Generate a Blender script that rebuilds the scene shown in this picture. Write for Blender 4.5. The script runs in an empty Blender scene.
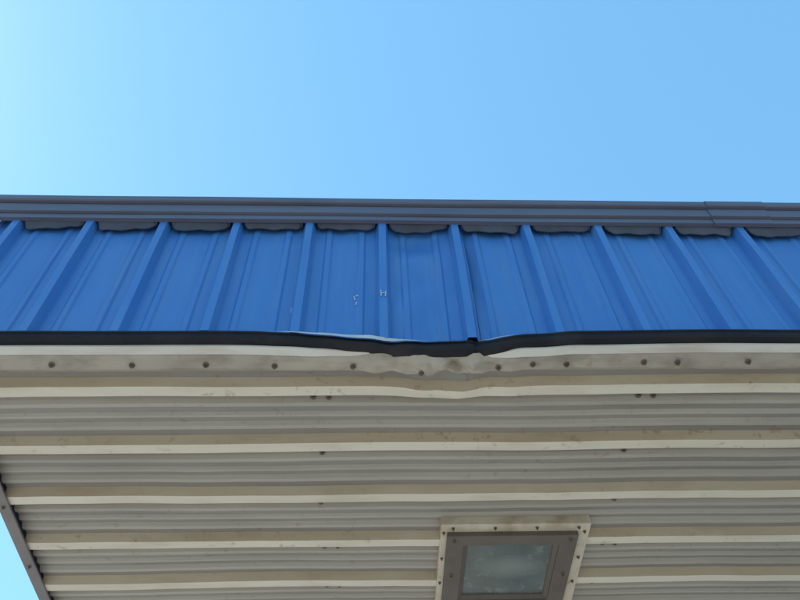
import bpy, bmesh, math, random
from mathutils import Vector, Matrix, noise
random.seed(7)
ZS=3.6                     # soffit height above the ground
XL,XR=-1.45,7.9
XF=-1.66                   # the front fascia runs a little past the end
DEP=7.8
H0,H1=0.044,0.78           # blue sheet bottom / top above soffit
PITCH=0.3048; RIB0=0.0316
FALL=-.013                 # slight fall of the cap line

# ------------------------------------------------------------------ materials
def new_mat(name):
    m=bpy.data.materials.new(name); m.use_nodes=True
    nt=m.node_tree; b=nt.nodes['Principled BSDF']
    return m,nt,b
def N(nt,t,**k):
    n=nt.nodes.new(t)
    for a,v in k.items():
        if a in n.inputs: n.inputs[a].default_value=v
        else: setattr(n,a,v)
    return n
def coords(nt,scale=(1,1,1)):
    tc=N(nt,'ShaderNodeTexCoord'); mp=N(nt,'ShaderNodeMapping'); mp.inputs['Scale'].default_value=scale
    nt.links.new(tc.outputs['Object'],mp.inputs['Vector']); return mp.outputs[0]
def noise_fac(nt,scale,vec,detail=4,lo=.4,hi=.6,rough=.6):
    n=N(nt,'ShaderNodeTexNoise'); n.inputs['Scale'].default_value=scale; n.inputs['Detail'].default_value=detail
    n.inputs['Roughness'].default_value=rough
    nt.links.new(vec,n.inputs['Vector'])
    r=N(nt,'ShaderNodeMapRange'); r.inputs[1].default_value=lo; r.inputs[2].default_value=hi
    nt.links.new(n.outputs['Fac'],r.inputs[0]); return r.outputs[0]
def mix(nt,f,a,b):
    m=N(nt,'ShaderNodeMix',data_type='RGBA')
    if hasattr(f,'links'): nt.links.new(f,m.inputs[0])
    else: m.inputs[0].default_value=f
    for i,c in ((6,a),(7,b)):
        if hasattr(c,'links'): nt.links.new(c,m.inputs[i])
        else: m.inputs[i].default_value=(*c,1)
    return m.outputs[2]
def mul(nt,a,v):
    m=N(nt,'ShaderNodeMath',operation='MULTIPLY'); nt.links.new(a,m.inputs[0])
    if hasattr(v,'links'): nt.links.new(v,m.inputs[1])
    else: m.inputs[1].default_value=v
    return m.outputs[0]
def bump(nt,b,h,strength,dist):
    n=N(nt,'ShaderNodeBump'); n.inputs['Strength'].default_value=strength; n.inputs['Distance'].default_value=dist
    nt.links.new(h,n.inputs['Height']); nt.links.new(n.outputs[0],b.inputs['Normal'])
def painted(name,base,alt,dirt,rough=.45,spec=.5,stretch=(1,1,1),dirtamt=.5,rust=None,rustamt=.6,metal=0.,chalk=None):
    m,nt,b=new_mat(name)
    v=coords(nt,stretch); v1=coords(nt)
    c=mix(nt,noise_fac(nt,3,v,5,.3,.7),base,alt)
    d=noise_fac(nt,7,v,8,.48,.72)
    c=mix(nt,mul(nt,d,dirtamt),c,dirt)
    if chalk:
        c=mix(nt,mul(nt,noise_fac(nt,1.3,v1,6,.45,.75),.35),c,chalk)
    if rust:
        r=noise_fac(nt,26,v1,6,.58,.72); r2=noise_fac(nt,2.2,v,3,.42,.62)
        c=mix(nt,mul(nt,mul(nt,r,r2),rustamt),c,rust)
    nt.links.new(c,b.inputs['Base Color'])
    rr=noise_fac(nt,4,v1,5,.2,.8); mr=N(nt,'ShaderNodeMapRange'); mr.inputs[3].default_value=rough-.08; mr.inputs[4].default_value=rough+.10
    nt.links.new(rr,mr.inputs[0]); nt.links.new(mr.outputs[0],b.inputs['Roughness'])
    b.inputs['Metallic'].default_value=metal
    b.inputs['Specular IOR Level'].default_value=spec
    bump(nt,b,noise_fac(nt,5,v1,3,.2,.8),.3,.004)
    return m
M_blue=painted('blue_paint',(.040,.16,.43),(.052,.185,.47),(.10,.22,.40),rough=.38,stretch=(4,4,.3),dirtamt=.5,chalk=(.085,.24,.50))
M_cap=painted('slate_paint',(.105,.105,.145),(.125,.125,.16),(.07,.07,.095),rough=.42,stretch=(.4,1,3))
M_tab=painted('closure_grey',(.055,.055,.075),(.09,.09,.11),(.03,.03,.04),rough=.7)
M_black=painted('black_trim',(.010,.010,.014),(.016,.016,.022),(.04,.036,.036),rough=.6,spec=.25)
M_raw=painted('bare_edge',(.42,.44,.46),(.55,.56,.56),(.2,.2,.2),rough=.5)
M_tabedge=painted('tab_edge',(.22,.23,.25),(.30,.30,.31),(.1,.1,.1),rough=.5)
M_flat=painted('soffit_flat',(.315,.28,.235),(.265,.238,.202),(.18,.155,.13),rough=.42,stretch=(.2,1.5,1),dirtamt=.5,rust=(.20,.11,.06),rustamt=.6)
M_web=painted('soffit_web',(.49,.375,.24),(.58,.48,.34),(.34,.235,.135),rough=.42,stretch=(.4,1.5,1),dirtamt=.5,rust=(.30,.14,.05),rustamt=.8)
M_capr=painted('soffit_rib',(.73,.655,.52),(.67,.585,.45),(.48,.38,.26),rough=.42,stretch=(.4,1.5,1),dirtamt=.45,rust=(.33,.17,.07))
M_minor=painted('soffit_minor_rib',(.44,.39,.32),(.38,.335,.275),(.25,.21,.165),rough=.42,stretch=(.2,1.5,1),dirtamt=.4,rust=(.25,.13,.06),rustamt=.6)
M_flash=painted('brown_flashing',(.37,.315,.25),(.46,.395,.31),(.20,.155,.12),rough=.40,stretch=(1,1.5,1),dirtamt=.65,rust=(.26,.13,.06),rustamt=.8)
M_lip=painted('cream_lip',(.64,.59,.50),(.72,.68,.61),(.42,.34,.26),rough=.45,stretch=(.6,2,1))
M_etrim=painted('edge_trim',(.19,.16,.155),(.25,.21,.19),(.13,.11,.10),rough=.5)
M_screw=painted('screw_steel',(.09,.055,.04),(.16,.10,.07),(.06,.035,.02),rough=.6)
M_washer=painted('washer',(.19,.15,.12),(.13,.10,.075),(.1,.07,.05),rough=.7)
M_lframe=painted('lamp_bronze',(.115,.09,.072),(.15,.12,.095),(.08,.06,.05),rough=.5,spec=.35,dirtamt=.5,rust=(.25,.14,.08),rustamt=.4)
M_lring=painted('lamp_ring',(.58,.48,.345),(.64,.56,.43),(.34,.23,.13),rough=.5,dirtamt=.7,rust=(.30,.15,.06),rustamt=.9)
M_col=painted('column_paint',(.62,.6,.55),(.66,.64,.6),(.4,.36,.3),rough=.45)
M_roof=painted('galvanised',(.45,.46,.47),(.5,.51,.52),(.35,.34,.33),rough=.4,metal=.4)
def m_glass():
    m,nt,b=new_mat('dusty_lens')
    v=coords(nt)
    c=mix(nt,noise_fac(nt,5,v,7,.3,.7,.6),(.075,.09,.082),(.13,.15,.138))
    # the bulb and reflector showing faintly through the frosted glass
    tc=N(nt,'ShaderNodeTexCoord'); mp=N(nt,'ShaderNodeMapping'); mp.vector_type='TEXTURE'
    mp.inputs['Location'].default_value=(.59,1.21,0); mp.inputs['Scale'].default_value=(.17,.10,9)
    nt.links.new(tc.outputs['Object'],mp.inputs[0])
    gr=N(nt,'ShaderNodeTexGradient',gradient_type='SPHERICAL'); nt.links.new(mp.outputs[0],gr.inputs[0])
    c=mix(nt,mul(nt,gr.outputs['Fac'],.6),c,(.36,.38,.33))
    c=mix(nt,mul(nt,noise_fac(nt,22,v,6,.55,.75),.45),c,(.32,.33,.29))
    nt.links.new(c,b.inputs['Base Color']); b.inputs['Roughness'].default_value=.15; b.inputs['Specular IOR Level'].default_value=.5
    return m
M_glass=m_glass()
def m_ground(name,a,bc,c3,sc):
    m,nt,b=new_mat(name); v=coords(nt)
    c=mix(nt,noise_fac(nt,sc,v,8,.35,.65),a,bc)
    c=mix(nt,mul(nt,noise_fac(nt,.35,v,5,.5,.7),.5),c,c3)
    nt.links.new(c,b.inputs['Base Color']); b.inputs['Roughness'].default_value=.85
    bump(nt,b,noise_fac(nt,60,v,4,.2,.8),.4,.01); return m
M_asph=m_ground('asphalt',(.05,.05,.052),(.065,.063,.06),(.04,.04,.04),14)
M_conc=m_ground('concrete',(.42,.395,.35),(.48,.455,.41),(.30,.28,.25),6)

# ------------------------------------------------------------------ helpers
def obj(name,verts,faces,mats,parent=None,fm=None,smooth=None):
    me=bpy.data.meshes.new(name); me.from_pydata([tuple(v) for v in verts],[],faces)
    for m in (mats if isinstance(mats,list) else [mats]): me.materials.append(m)
    if fm: 
        for p,i in zip(me.polygons,fm): p.material_index=i
    me.update()
    if smooth:
        me.polygons.foreach_set('use_smooth',[True]*len(me.polygons))
        me.set_sharp_from_angle(angle=math.radians(smooth))
    o=bpy.data.objects.new(name,me); bpy.context.scene.collection.objects.link(o)
    if parent: o.parent=parent
    return o
def empty(name):
    o=bpy.data.objects.new(name,None); bpy.context.scene.collection.objects.link(o); return o
def grid(rows,mats,name,parent,matfn=None,smooth=22,flip=False):
    nv=len(rows[0]); V=[p for r in rows for p in r]; F=[];fm=[]
    for i in range(len(rows)-1):
        for j in range(nv-1):
            a=i*nv+j; f=(a,a+1,a+nv+1,a+nv)
            F.append(f[::-1] if flip else f); fm.append(matfn(i,j) if matfn else 0)
    return obj(name,V,F,mats,parent,fm,smooth)
def box(name,x0,x1,y0,y1,z0,z1,mat,parent,bev=0):
    bm=bmesh.new(); bmesh.ops.create_cube(bm,size=1)
    for v in bm.verts:
        v.co=Vector(((x0+x1)/2+v.co.x*(x1-x0),(y0+y1)/2+v.co.y*(y1-y0),(z0+z1)/2+v.co.z*(z1-z0)))
    if bev: bmesh.ops.bevel(bm,geom=bm.edges[:],offset=bev,segments=2,affect='EDGES')
    me=bpy.data.meshes.new(name); bm.to_mesh(me); bm.free(); me.materials.append(mat)
    o=bpy.data.objects.new(name,me); bpy.context.scene.collection.objects.link(o); o.parent=parent; return o
def nz(x,y=0,z=0): return noise.noise(Vector((x,y,z)))
def ss(t): t=max(0,min(1,t)); return t*t*(3-2*t)
def g(x,c,w): return math.exp(-((x-c)/w)**2)
def tri(t): t=t%1; return 1-4*abs(t-.5)      # sharp folds, -1..1

# impact dent in the lower edge of the front fascia
def kink(X):
    if X<.27: return ss((X+.55)/.82)**1.4
    return max(0,1-ss((X-.27)/.45))
def plat(X): return ss((X+.28)/.36)*ss((.50-X)/.14)
def dent(X,h):
    """returns (dy,dz) for a point of the front edge at height h over the soffit"""
    k=kink(X); w=max(0,1-h/.5)**1.6 if h>0 else 1
    dy=.034*k*w; dz=-.013*k*w
    dy+= .026*g(X,.17,.10)*g(h,.70,.08)+ .018*g(X,.22,.06)*g(h,.30,.18)-.014*g(X,.10,.05)*g(h,.18,.12)
    dy+= .015*nz(X*9,h*7,3)*g(X,.2,.4)*(1-.5*h)
    dy+= .005*nz(X*2.1,h*3,9)
    return dy,dz

canopy=empty('gas_station_canopy')

# ------------------------------------------------------------------ corrugated fascia
RT,RB=.0145,.0285
RH=.037
def profile(x):          # outward height of the sheet at running position x
    t=((x-RIB0)/PITCH+.5)%1-.5; d=abs(t*PITCH)
    if d<RT: return RH
    if d<RB: return RH*(RB-d)/(RB-RT)
    for c in (.085,):
        e=abs(d-c)
        if e<.009: return .006
        if e<.017: return .006*(.017-e)/.008
    return 0
def breaks(x0,x1):
    s=set([round(x0,5),round(x1,5)])
    k0=int((x0-RIB0)/PITCH)-2
    for k in range(k0,int((x1-RIB0)/PITCH)+3):
        c=RIB0+k*PITCH
        for b in (-.102,-.094,-.076,-.068,-.05,-RB,-RT,0,RT,RB,.05,.068,.076,.094,.102,.125,.1524,.18):
            if x0<c+b<x1: s.add(round(c+b,5))
    return sorted(s)
def fascia(name,x0,x1,fn,dentfn,nrow=30,h0=H0,h1=H1+.10,off=0):
    xs=breaks(x0,x1); rows=[]
    for i in range(nrow+1):
        h=h0+(h1-h0)*i/nrow; r=[]
        for x in xs:
            dy,dz=dentfn(x,h)
            r.append(fn(x,-profile(x)+dy+off,ZS+h+(dz if i<nrow else 0)))
        rows.append(r)
    return grid(rows,[M_blue],name,canopy,smooth=25)
front=lambda x,y,z:(x,y,z)
frontf=lambda x,y,z:(x,y,z+FALL*min(x,3)+.004)
nod=lambda x,h:(0.,0.)
XS=RIB0+PITCH+.034       # open lap next to the dented rib
fascia('fascia_sheet_a',XF,XS-.001,front,dent)
def dent_b(X,h):
    dy,dz=dent(X,h); return dy+.020*max(0,1-(X-XS)/.035)*(.25+.75*g(h,.5,.25)),dz
fascia('fascia_sheet_b',XS+.0025,XR,front,dent_b,off=.002)
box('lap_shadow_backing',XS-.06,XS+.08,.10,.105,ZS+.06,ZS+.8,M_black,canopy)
obj('fascia_wing_return',[(XF,0,ZS+H0),(XF,.16,ZS+H0),(XF,.16,ZS+H1+.10),(XF,0,ZS+H1+.10)],[(0,3,2,1)],[M_blue],canopy)
left=lambda x,y,z:(XL+.04+y,-x,z)
fascia('fascia_left',-DEP,-.01,left,nod,2)
right=lambda x,y,z:(XR-y,x,z)
fascia('fascia_right',0,DEP,right,nod,2)
back=lambda x,y,z:(XR-x,DEP-y,z)
fascia('fascia_back',0,XR-XL,back,nod,2)

# ------------------------------------------------------------------ cap flashing around the top
CAPP=[(-.033,H1-.002),(-.050,H1+.000),(-.050,H1+.030),(-.042,H1+.034),(-.042,H1+.038),(-.060,H1+.042),(-.062,H1+.096),(-.052,H1+.100),(-.052,H1+.105),(-.072,H1+.108),
      (-.077,H1+.112),(-.079,H1+.140),(-.072,H1+.146),(.02,H1+.150),(.25,H1+.135)]
def cap(name,x0,x1,fn,e0=0,e1=0,off=0,wob=True,step=.15):
    n=max(2,int((x1-x0)/step)); rows=[]
    for (y,h) in CAPP:
        r=[]
        for i in range(n+1):
            t=i/n; x=x0+(x1-x0)*t
            ex=(e0*(-y) if i==0 else 0); ex1=(e1*(-y) if i==n else 0)
            w=.004*nz(x*1.3,h*6) if wob else 0
            r.append(fn(x-ex+ex1,y-off+w,ZS+h+w*.5+(off if h>H1+.14 else 0)-(off if h<H1+.01 else 0)))
        rows.append(r)
    return grid(rows,[M_cap],name,canopy,smooth=20)
XJ=1.45
cap('cap_front_a',XF,XJ,frontf,1,0); cap('cap_front_b',XJ,XR,frontf,0,1)
cap('cap_lap_joint',XJ-.005,XJ+.25,frontf,0,0,off=.003)
cap('cap_left',-DEP,-.03,left,1,0,step=1); cap('cap_right',0,DEP,right,1,1,step=1); cap('cap_back',0,XR-XL,back,1,1,step=1)

# closure tabs hanging between the ribs
V=[];F=[];fm=[]
for k in range(-6,26):
    c=RIB0+k*PITCH; a=c+.030; b=c+PITCH-.030
    if a<XF or b>XR: continue
    d=.036+random.uniform(-.012,.010); n=18; base=len(V)
    sk=random.uniform(-.022,.022)
    for i in range(n+1):
        t=i/n; x=a+(b-a)*t
        e=min(1,min(t,1-t)/.08)
        low=d*e+sk*(t-.5)*e+.005*nz(x*26,k*3.3)*e+.006*tri(t*2.3+k*.37)*e+.003; dy=dent(x,H1-.03)[0]
        yb=-.012-.008*nz(x*9,4+k); zz=ZS+H1+FALL*min(x,3)+.004
        V+= [(x,-.034,zz+.004),(x,yb-.008+dy*.6,zz-low),(x,yb-.0095+dy*.6,zz-low-.0025),(x,yb-.004+dy*.6,zz-low-.001)]
    for i in range(n):
        for j in range(3):
            p=base+i*4+j; F.append((p,p+4,p+5,p+1)); fm.append(0 if j==0 else (1 if j==1 else 0))
obj('closure_tabs',V,F,[M_tab,M_tabedge],canopy,fm)

# ------------------------------------------------------------------ lower black trim + lip + flashing (front)
xs=[]; x=XF
while x<XR:
    xs.append(x); x+= .006 if -.6<x<1.0 else .05
xs.append(XR)
def sweep(name,prof,mat,dfn,smooth=30,matfn=None,parent=canopy):
    rows=[]
    for j,(y,h) in enumerate(prof):
        r=[]
        for x in xs:
            dy,dz=dfn(x,j,y,h); r.append((x,y+dy,ZS+h+dz))
        rows.append(r)
    return grid(rows,mat if isinstance(mat,list) else [mat],name,parent,matfn,smooth)
def d_trim(x,j,y,h):
    dy,dz=dent(x,0); k=kink(x)
    c=.015*max(0,1-abs(x-.345)/.03)-.010*max(0,1-abs(x-.27)/.08)+.004*tri(x*9)*k*k+.003*nz(x*22,1)*k
    top=1 if j<4 else 0
    return dy*1.05+c, dz-.008*g(x,.20,.2)-.010*top*g(x,.0,.24)+.6*c+.0018*nz(x*2.3,7)
TR=[(.012,H0+.002),(-.032,H0+.000),(-.038,H0-.003),(-.039,H0-.009),(-.033,H0-.012),(-.032,H0-.028),(-.036,H0-.031),(-.030,H0-.037),(.006,H0-.039)]
sweep('black_edge_trim',TR,M_black,d_trim)
def d_lip(x,j,y,h):
    dy,dz=dent(x,0); k=kink(x); p=plat(x)
    return dy-.020*p*(1 if j>1 else 0)+.010*p*(1 if j<2 else 0), dz*.8+.0015*nz(x*2,j)+.006*p
sweep('cream_drip_edge',[(-.006,.004),(-.006,-.004),(.028,-.005),(.031,-.001),(.031,.012)],M_lip,d_lip)
FL=[(.028,.003),(.036,-.001),(.043,-.002),(.050,-.001),(.056,.001),(.062,.003),(.070,.003),(.078,.002),(.086,.001),(.094,-.001),(.100,.002),(.106,.006),(.114,.016),(.125,.021)]
JL=len(FL)
def d_fl(x,j,y,h):
    dy,dz=dent(x,0); p=plat(x)
    k=kink(x); t=max(0,1-(y-.028)/.09); e=1 if j not in(0,JL-2,JL-1) else .25
    w1=x+.25*(y-.07)+.03*nz(x*5,y*9); w2=x-.9*(y-.07)+.03*nz(x*4,9)
    cr=(.014*tri(w1*6.1)*k**2+.011*tri(w2*10.3+.3)*k**2.5-.016*k+.030*max(0,1-abs(w2-.285)/.035)*g(y,.072,.035)-.026*max(0,1-abs(w1-.205)/.05)*g(y,.06,.04)+.004*nz(x*30,y*40,4)*k)*e
    return dy*t-(.034*p if j==0 else .014*p if j==1 else .006*p if j==2 else 0), cr+(.004*nz(x*4,y*9,6)+.003*nz(x*11,y*20,8)+.0016*tri(x*2.7+y*5)*nz(x*.8,3))*e-(.004*p if j<2 else 0)
sweep('brown_flashing',FL,M_flash,d_fl,smooth=24)
# torn pale edge of the blue sheet where it was bent out
V=[];F=[]
sx=[-.42+i*.010 for i in range(96)]
for i,x in enumerate(sx):
    dy,dz=d_trim(x,0,0,0)
    w=(.018*g(x,.00,.11)+.008*g(x,-.2,.12)+.005*g(x,.42,.05))*(.75+.6*abs(nz(x*9,31)))
    V+= [(x,-.0395+dy,ZS+H0+dz-.001),(x,-.037+dy-w*.25,ZS+H0+dz+w+.001)]
    if i: p=2*i; F.append((p-2,p,p+1,p-1))
obj('torn_sheet_edge',V,F,[M_raw],canopy)

# ------------------------------------------------------------------ soffit sheet
SP=.2848; S0=.190
YB=DEP-.03
prof=[(.105,.024,0)]
k=0
while True:
    c=S0+SP*k
    if c+.2>YB: break
    P=[(c-.036,.024,0),(c-.022,-.012,1),(c+.022,-.012,2),(c+.036,.024,3)]
    for m,d,wd in ((.088,.013,.014),(.148,.008,.009),(.200,.013,.014)):
        P+= [(c+m-wd-.006,.024,0),(c+m-wd*.6,.024-d,4),(c+m+wd*.6,.024-d,0),(c+m+wd+.003,.024,0)]
    prof+=P; k+=1
prof.append((YB,.024,0))
xs_s=[]; x=XL+.01
while x<XR-.01: xs_s.append(x); x+=.012 if -.3<x<.9 else .08
def sdz(x,y): return .006*nz(x*1.2,y*1.5,11)+.0024*nz(x*5,y*3,12)+g(y,.17,.06)*(.008*g(x,.28,.16)*tri(x*5.3+y*2)-.014*g(x,.25,.10)+.014*g(x,.3,.2)*nz(x*9,4))
rows=[[(x,y+.006*nz(x*1.1,y*3,20)+.014*g(y,.17,.06)*g(x,.26,.16),ZS+z+sdz(x,y)) for x in xs_s] for (y,z,_) in prof]
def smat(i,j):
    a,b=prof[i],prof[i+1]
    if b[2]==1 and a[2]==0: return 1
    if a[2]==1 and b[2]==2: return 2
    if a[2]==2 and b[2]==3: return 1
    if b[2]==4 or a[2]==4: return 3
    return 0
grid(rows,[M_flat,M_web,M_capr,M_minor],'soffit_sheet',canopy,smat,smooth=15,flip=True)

# roof deck so that no light leaks through
V=[(XL+.06,.05,ZS+.7),(XR-.03,.05,ZS+.7),(XR-.03,DEP-.05,ZS+.62),(XL+.06,DEP-.05,ZS+.62)]
obj('roof_deck',V,[(0,1,2,3)],[M_roof],canopy)
box('soffit_backing',XL+.05,XR-.05,.12,DEP-.05,ZS+.06,ZS+.08,M_roof,canopy)
# end trims
def ltrim(name,x0,x1,xf):
    P=[(x0,.30),(x0,-.020),(x0+.002,-.023),(x1,-.023),(x1,-.014)]
    rows=[[(xf(a),y,ZS+z+.002*nz(y*1.5,a*9)) for y in [.035+i*(DEP-.035)/40 for i in range(41)]] for a,z in P]
    grid(rows,[M_etrim],name,canopy,smooth=20)
ltrim('end_trim_left',-.025,.022,lambda a:XL+a)
ltrim('end_trim_right',-.045,.012,lambda a:XR-a)
box('end_trim_back',XL,XR,DEP-.03,DEP+.045,ZS-.022,ZS+.056,M_etrim,canopy,.003)

# ------------------------------------------------------------------ screws
def screws(name,pts,parent,r=.0075):
    bm=bmesh.new()
    for (x,y,z,s) in pts:
        rot=Matrix.Rotation(random.uniform(0,1),4,'Z')@Matrix.Rotation(random.uniform(-.15,.15),4,'X')
        for rr,dz,hh,seg,mi in ((r*1.45*s,0,.003,14,1),(r*.8*s,-.005,.009,6,0)):
            res=bmesh.ops.create_cone(bm,cap_ends=True,segments=seg,radius1=rr*.92,radius2=rr,depth=hh,matrix=Matrix.Translation((x,y,z+dz))@rot)
            for v in res['verts']:
                for f in v.link_faces: f.material_index=mi
    me=bpy.data.meshes.new(name); bm.to_mesh(me); bm.free()
    me.materials.append(M_screw); me.materials.append(M_washer)
    o=bpy.data.objects.new(name,me); bpy.context.scene.collection.objects.link(o); o.parent=parent
pts=[]
x=XL+.08
while x<XR-.05:
    yj=.078+random.uniform(-.006,.006)
    dy,dz=d_fl(x,7,yj,0)
    pts.append((x,yj+dy,ZS-.001+dz,1.0))
    x+=random.choice([.235,.25,.27,.12,.25])
for px in (-.21,.97,2.15,3.33,4.5,5.7,6.9):
    for k in range(25):
        y=S0+SP*k+.0605
        if y>YB-.1: break
        if .28<px<.9 : continue
        j=random.uniform(-.012,.012)
        pts.append((px+j,y,ZS+.0215+sdz(px,y),1.15))
        if k in(0,3,6) or random.random()<.2: pts.append((px+j+.055,y+.003,ZS+.0215+sdz(px,y),1.05))
screws('soffit_screws',pts,canopy)
pts=[]
for i in range(20): pts.append((XL,.4+i*.38,ZS-.0245,.8))
screws('end_trim_screws',pts,canopy)

# paint scratches on the fascia (thin raised flakes of bare metal)
V=[];F=[]
def flake(x,h,w,l,ang):
    y=-profile(x)+dent(x,h)[0]-.0026
    c,s=math.cos(ang),math.sin(ang); b=len(V)
    for (u,v) in ((-w,-l),(w,-l*.8),(w*.6,l),(-w*.7,l*.9)):
        V.append((x+u*c-v*s,y-.0004,ZS+h+u*s+v*c))
    F.append((b,b+1,b+2,b+3))
for (x,h,w,l,a) in [(.023,.275,.0025,.022,.05),(.040,.270,.0025,.018,-.05),(.031,.275,.008,.003,.1),(-.075,.29,.0026,.014,.2),(-.068,.255,.0024,.012,-.2),(-.066,.30,.005,.0035,.3),(-.30,.20,.0015,.02,.1)]:
    flake(x,h,w,l,a)
obj('paint_scratches',V,F,[M_raw],canopy)

# ------------------------------------------------------------------ columns
for cx in (1.3,6.0):
    cy=4.3
    box('column',cx-.13,cx+.13,cy-.13,cy+.13,.16,ZS-.012,M_col,canopy,.008)
    box('column_base_plate',cx-.2,cx+.2,cy-.2,cy+.2,.15,.17,M_etrim,canopy,.003)
isl=box('pump_island_kerb',.2,7.1,3.75,4.85,.0,.15,M_conc,None,.03)

# ------------------------------------------------------------------ recessed light
lamp=empty('recessed_canopy_light')
lx0,lx1,ly0,ly1=.272,.892,.916,1.529
def ring(name,o,i,z0,z1,mat,zi=None,bev=0):
    (a,b,c,d),(e,f,gg,h)=o,i
    zi=z0 if zi is None else zi
    O=[(a,c),(b,c),(b,d),(a,d)]; I=[(e,gg),(f,gg),(f,h),(e,h)]
    V=[(x,y,ZS+z1) for x,y in O]+[(x,y,ZS+z0) for x,y in O]+[(x,y,ZS+zi) for x,y in I]+[(x,y,ZS+z1) for x,y in I]
    F=[]
    for r in range(3):
        for k in range(4):
            p=r*4+k;q=r*4+(k+1)%4; F.append((p,q,q+4,p+4))
    o=obj(name,V,F,[mat],lamp)
    m=o.modifiers.new('b','BEVEL'); m.width=.003; m.segments=2; m.limit_method='ANGLE'
    return o
ring('mounting_flange',(lx0,lx1,ly0,ly1),(lx0+.03,lx1-.05,ly0+.055,ly1-.04),-.026,.02,M_lring)
fr=(lx0+.026,lx1-.050,ly0+.046,ly1-.036)
ring('door_frame',fr,(fr[0]+.072,fr[1]-.072,fr[2]+.068,fr[3]-.068),-.048,.015,M_lframe,zi=-.044)
ii=(fr[0]+.072,fr[1]-.072,fr[2]+.068,fr[3]-.068)
ring('lens_bezel',ii,(ii[0]+.02,ii[1]-.02,ii[2]+.02,ii[3]-.02),-.040,.0,M_lframe,zi=-.026)
obj('lens_glass',[(ii[0],ii[2],ZS-.022),(ii[1],ii[2],ZS-.022),(ii[1],ii[3],ZS-.022),(ii[0],ii[3],ZS-.022)],[(0,3,2,1)],[M_glass],lamp)
pts=[]
for t in (.08,.36,.64,.92):
    X=lx0+(lx1-lx0)*t; Y=ly0+(ly1-ly0)*t
    pts+= [(X,ly0+.022,ZS-.027,.8),(X,ly1-.018,ZS-.027,.8),(lx1-.022,Y,ZS-.027,.8),(lx0+.012,Y,ZS-.027,.7)]
for X in (fr[0]+.03,fr[1]-.03):
    for Y in (fr[2]+.03,(fr[2]+fr[3])/2,fr[3]-.03): pts.append((X,Y,ZS-.0495,.9))
screws('fixture_screws',pts,lamp,.0065)

# ------------------------------------------------------------------ ground
obj('ground',[(-800,-800,0),(800,-800,0),(800,800,0),(-800,800,0)],[(0,1,2,3)],[M_asph])
obj('concrete_forecourt',[(-14,-12,.004),(22,-12,.004),(22,18,.004),(-14,18,.004)],[(0,1,2,3)],[M_conc])

# ------------------------------------------------------------------ light
SE,AZ=math.radians(44),math.radians(-80)    # azimuth from +Y toward +X
sd=Vector((math.sin(AZ)*math.cos(SE),math.cos(AZ)*math.cos(SE),math.sin(SE)))
w=bpy.data.worlds.new('World'); bpy.context.scene.world=w; w.use_nodes=True
nt=w.node_tree; bg=nt.nodes['Background']; sky=nt.nodes.new('ShaderNodeTexSky'); sky.sky_type='NISHITA'
sky.sun_disc=False; sky.sun_elevation=SE; sky.sun_rotation=AZ; sky.air_density=1.0; sky.dust_density=.35; sky.ozone_density=1.0
gain=nt.nodes.new('ShaderNodeMix'); gain.data_type='RGBA'; gain.blend_type='MULTIPLY'; gain.inputs[0].default_value=1; gain.clamp_result=False
gain.inputs[7].default_value=(2.2,2.6,2.6,1)
hz=nt.nodes.new('ShaderNodeMix'); hz.data_type='RGBA'; hz.inputs[0].default_value=.52; hz.clamp_result=False
hz.inputs[7].default_value=(1.25,3.9,6.5,1)       # even summer haze
nt.links.new(sky.outputs[0],gain.inputs[6]); nt.links.new(gain.outputs[2],hz.inputs[6]); nt.links.new(hz.outputs[2],bg.inputs[0]); bg.inputs[1].default_value=.15
L=bpy.data.lights.new('sun','SUN'); L.energy=5; L.angle=math.radians(.5); L.color=(1,.92,.80)
lo=bpy.data.objects.new('sun',L); bpy.context.scene.collection.objects.link(lo)
lo.rotation_euler=sd.to_track_quat('Z','Y').to_euler()

# ------------------------------------------------------------------ camera
th,ya,ro,f=.95277,.05830,-.04829,749.07
fw=Vector((math.sin(ya)*math.cos(th),math.cos(ya)*math.cos(th),math.sin(th)))
r=Vector((math.cos(ya),-math.sin(ya),0)); u=r.cross(fw)
r2=r*math.cos(ro)+u*math.sin(ro); u2=-r*math.sin(ro)+u*math.cos(ro)
cd=bpy.data.cameras.new('camera'); cam=bpy.data.objects.new('camera',cd); bpy.context.scene.collection.objects.link(cam)
cd.sensor_width=36; cd.lens=36*f/800; cd.clip_start=.05; cd.clip_end=3000
M=Matrix((( r2.x,u2.x,-fw.x,0),(r2.y,u2.y,-fw.y,-1.60257),(r2.z,u2.z,-fw.z,ZS-1.98472),(0,0,0,1)))
cam.matrix_world=M
sc=bpy.context.scene; sc.camera=cam
sc.view_settings.view_transform='Standard'; sc.view_settings.look='None'; sc.view_settings.exposure=0
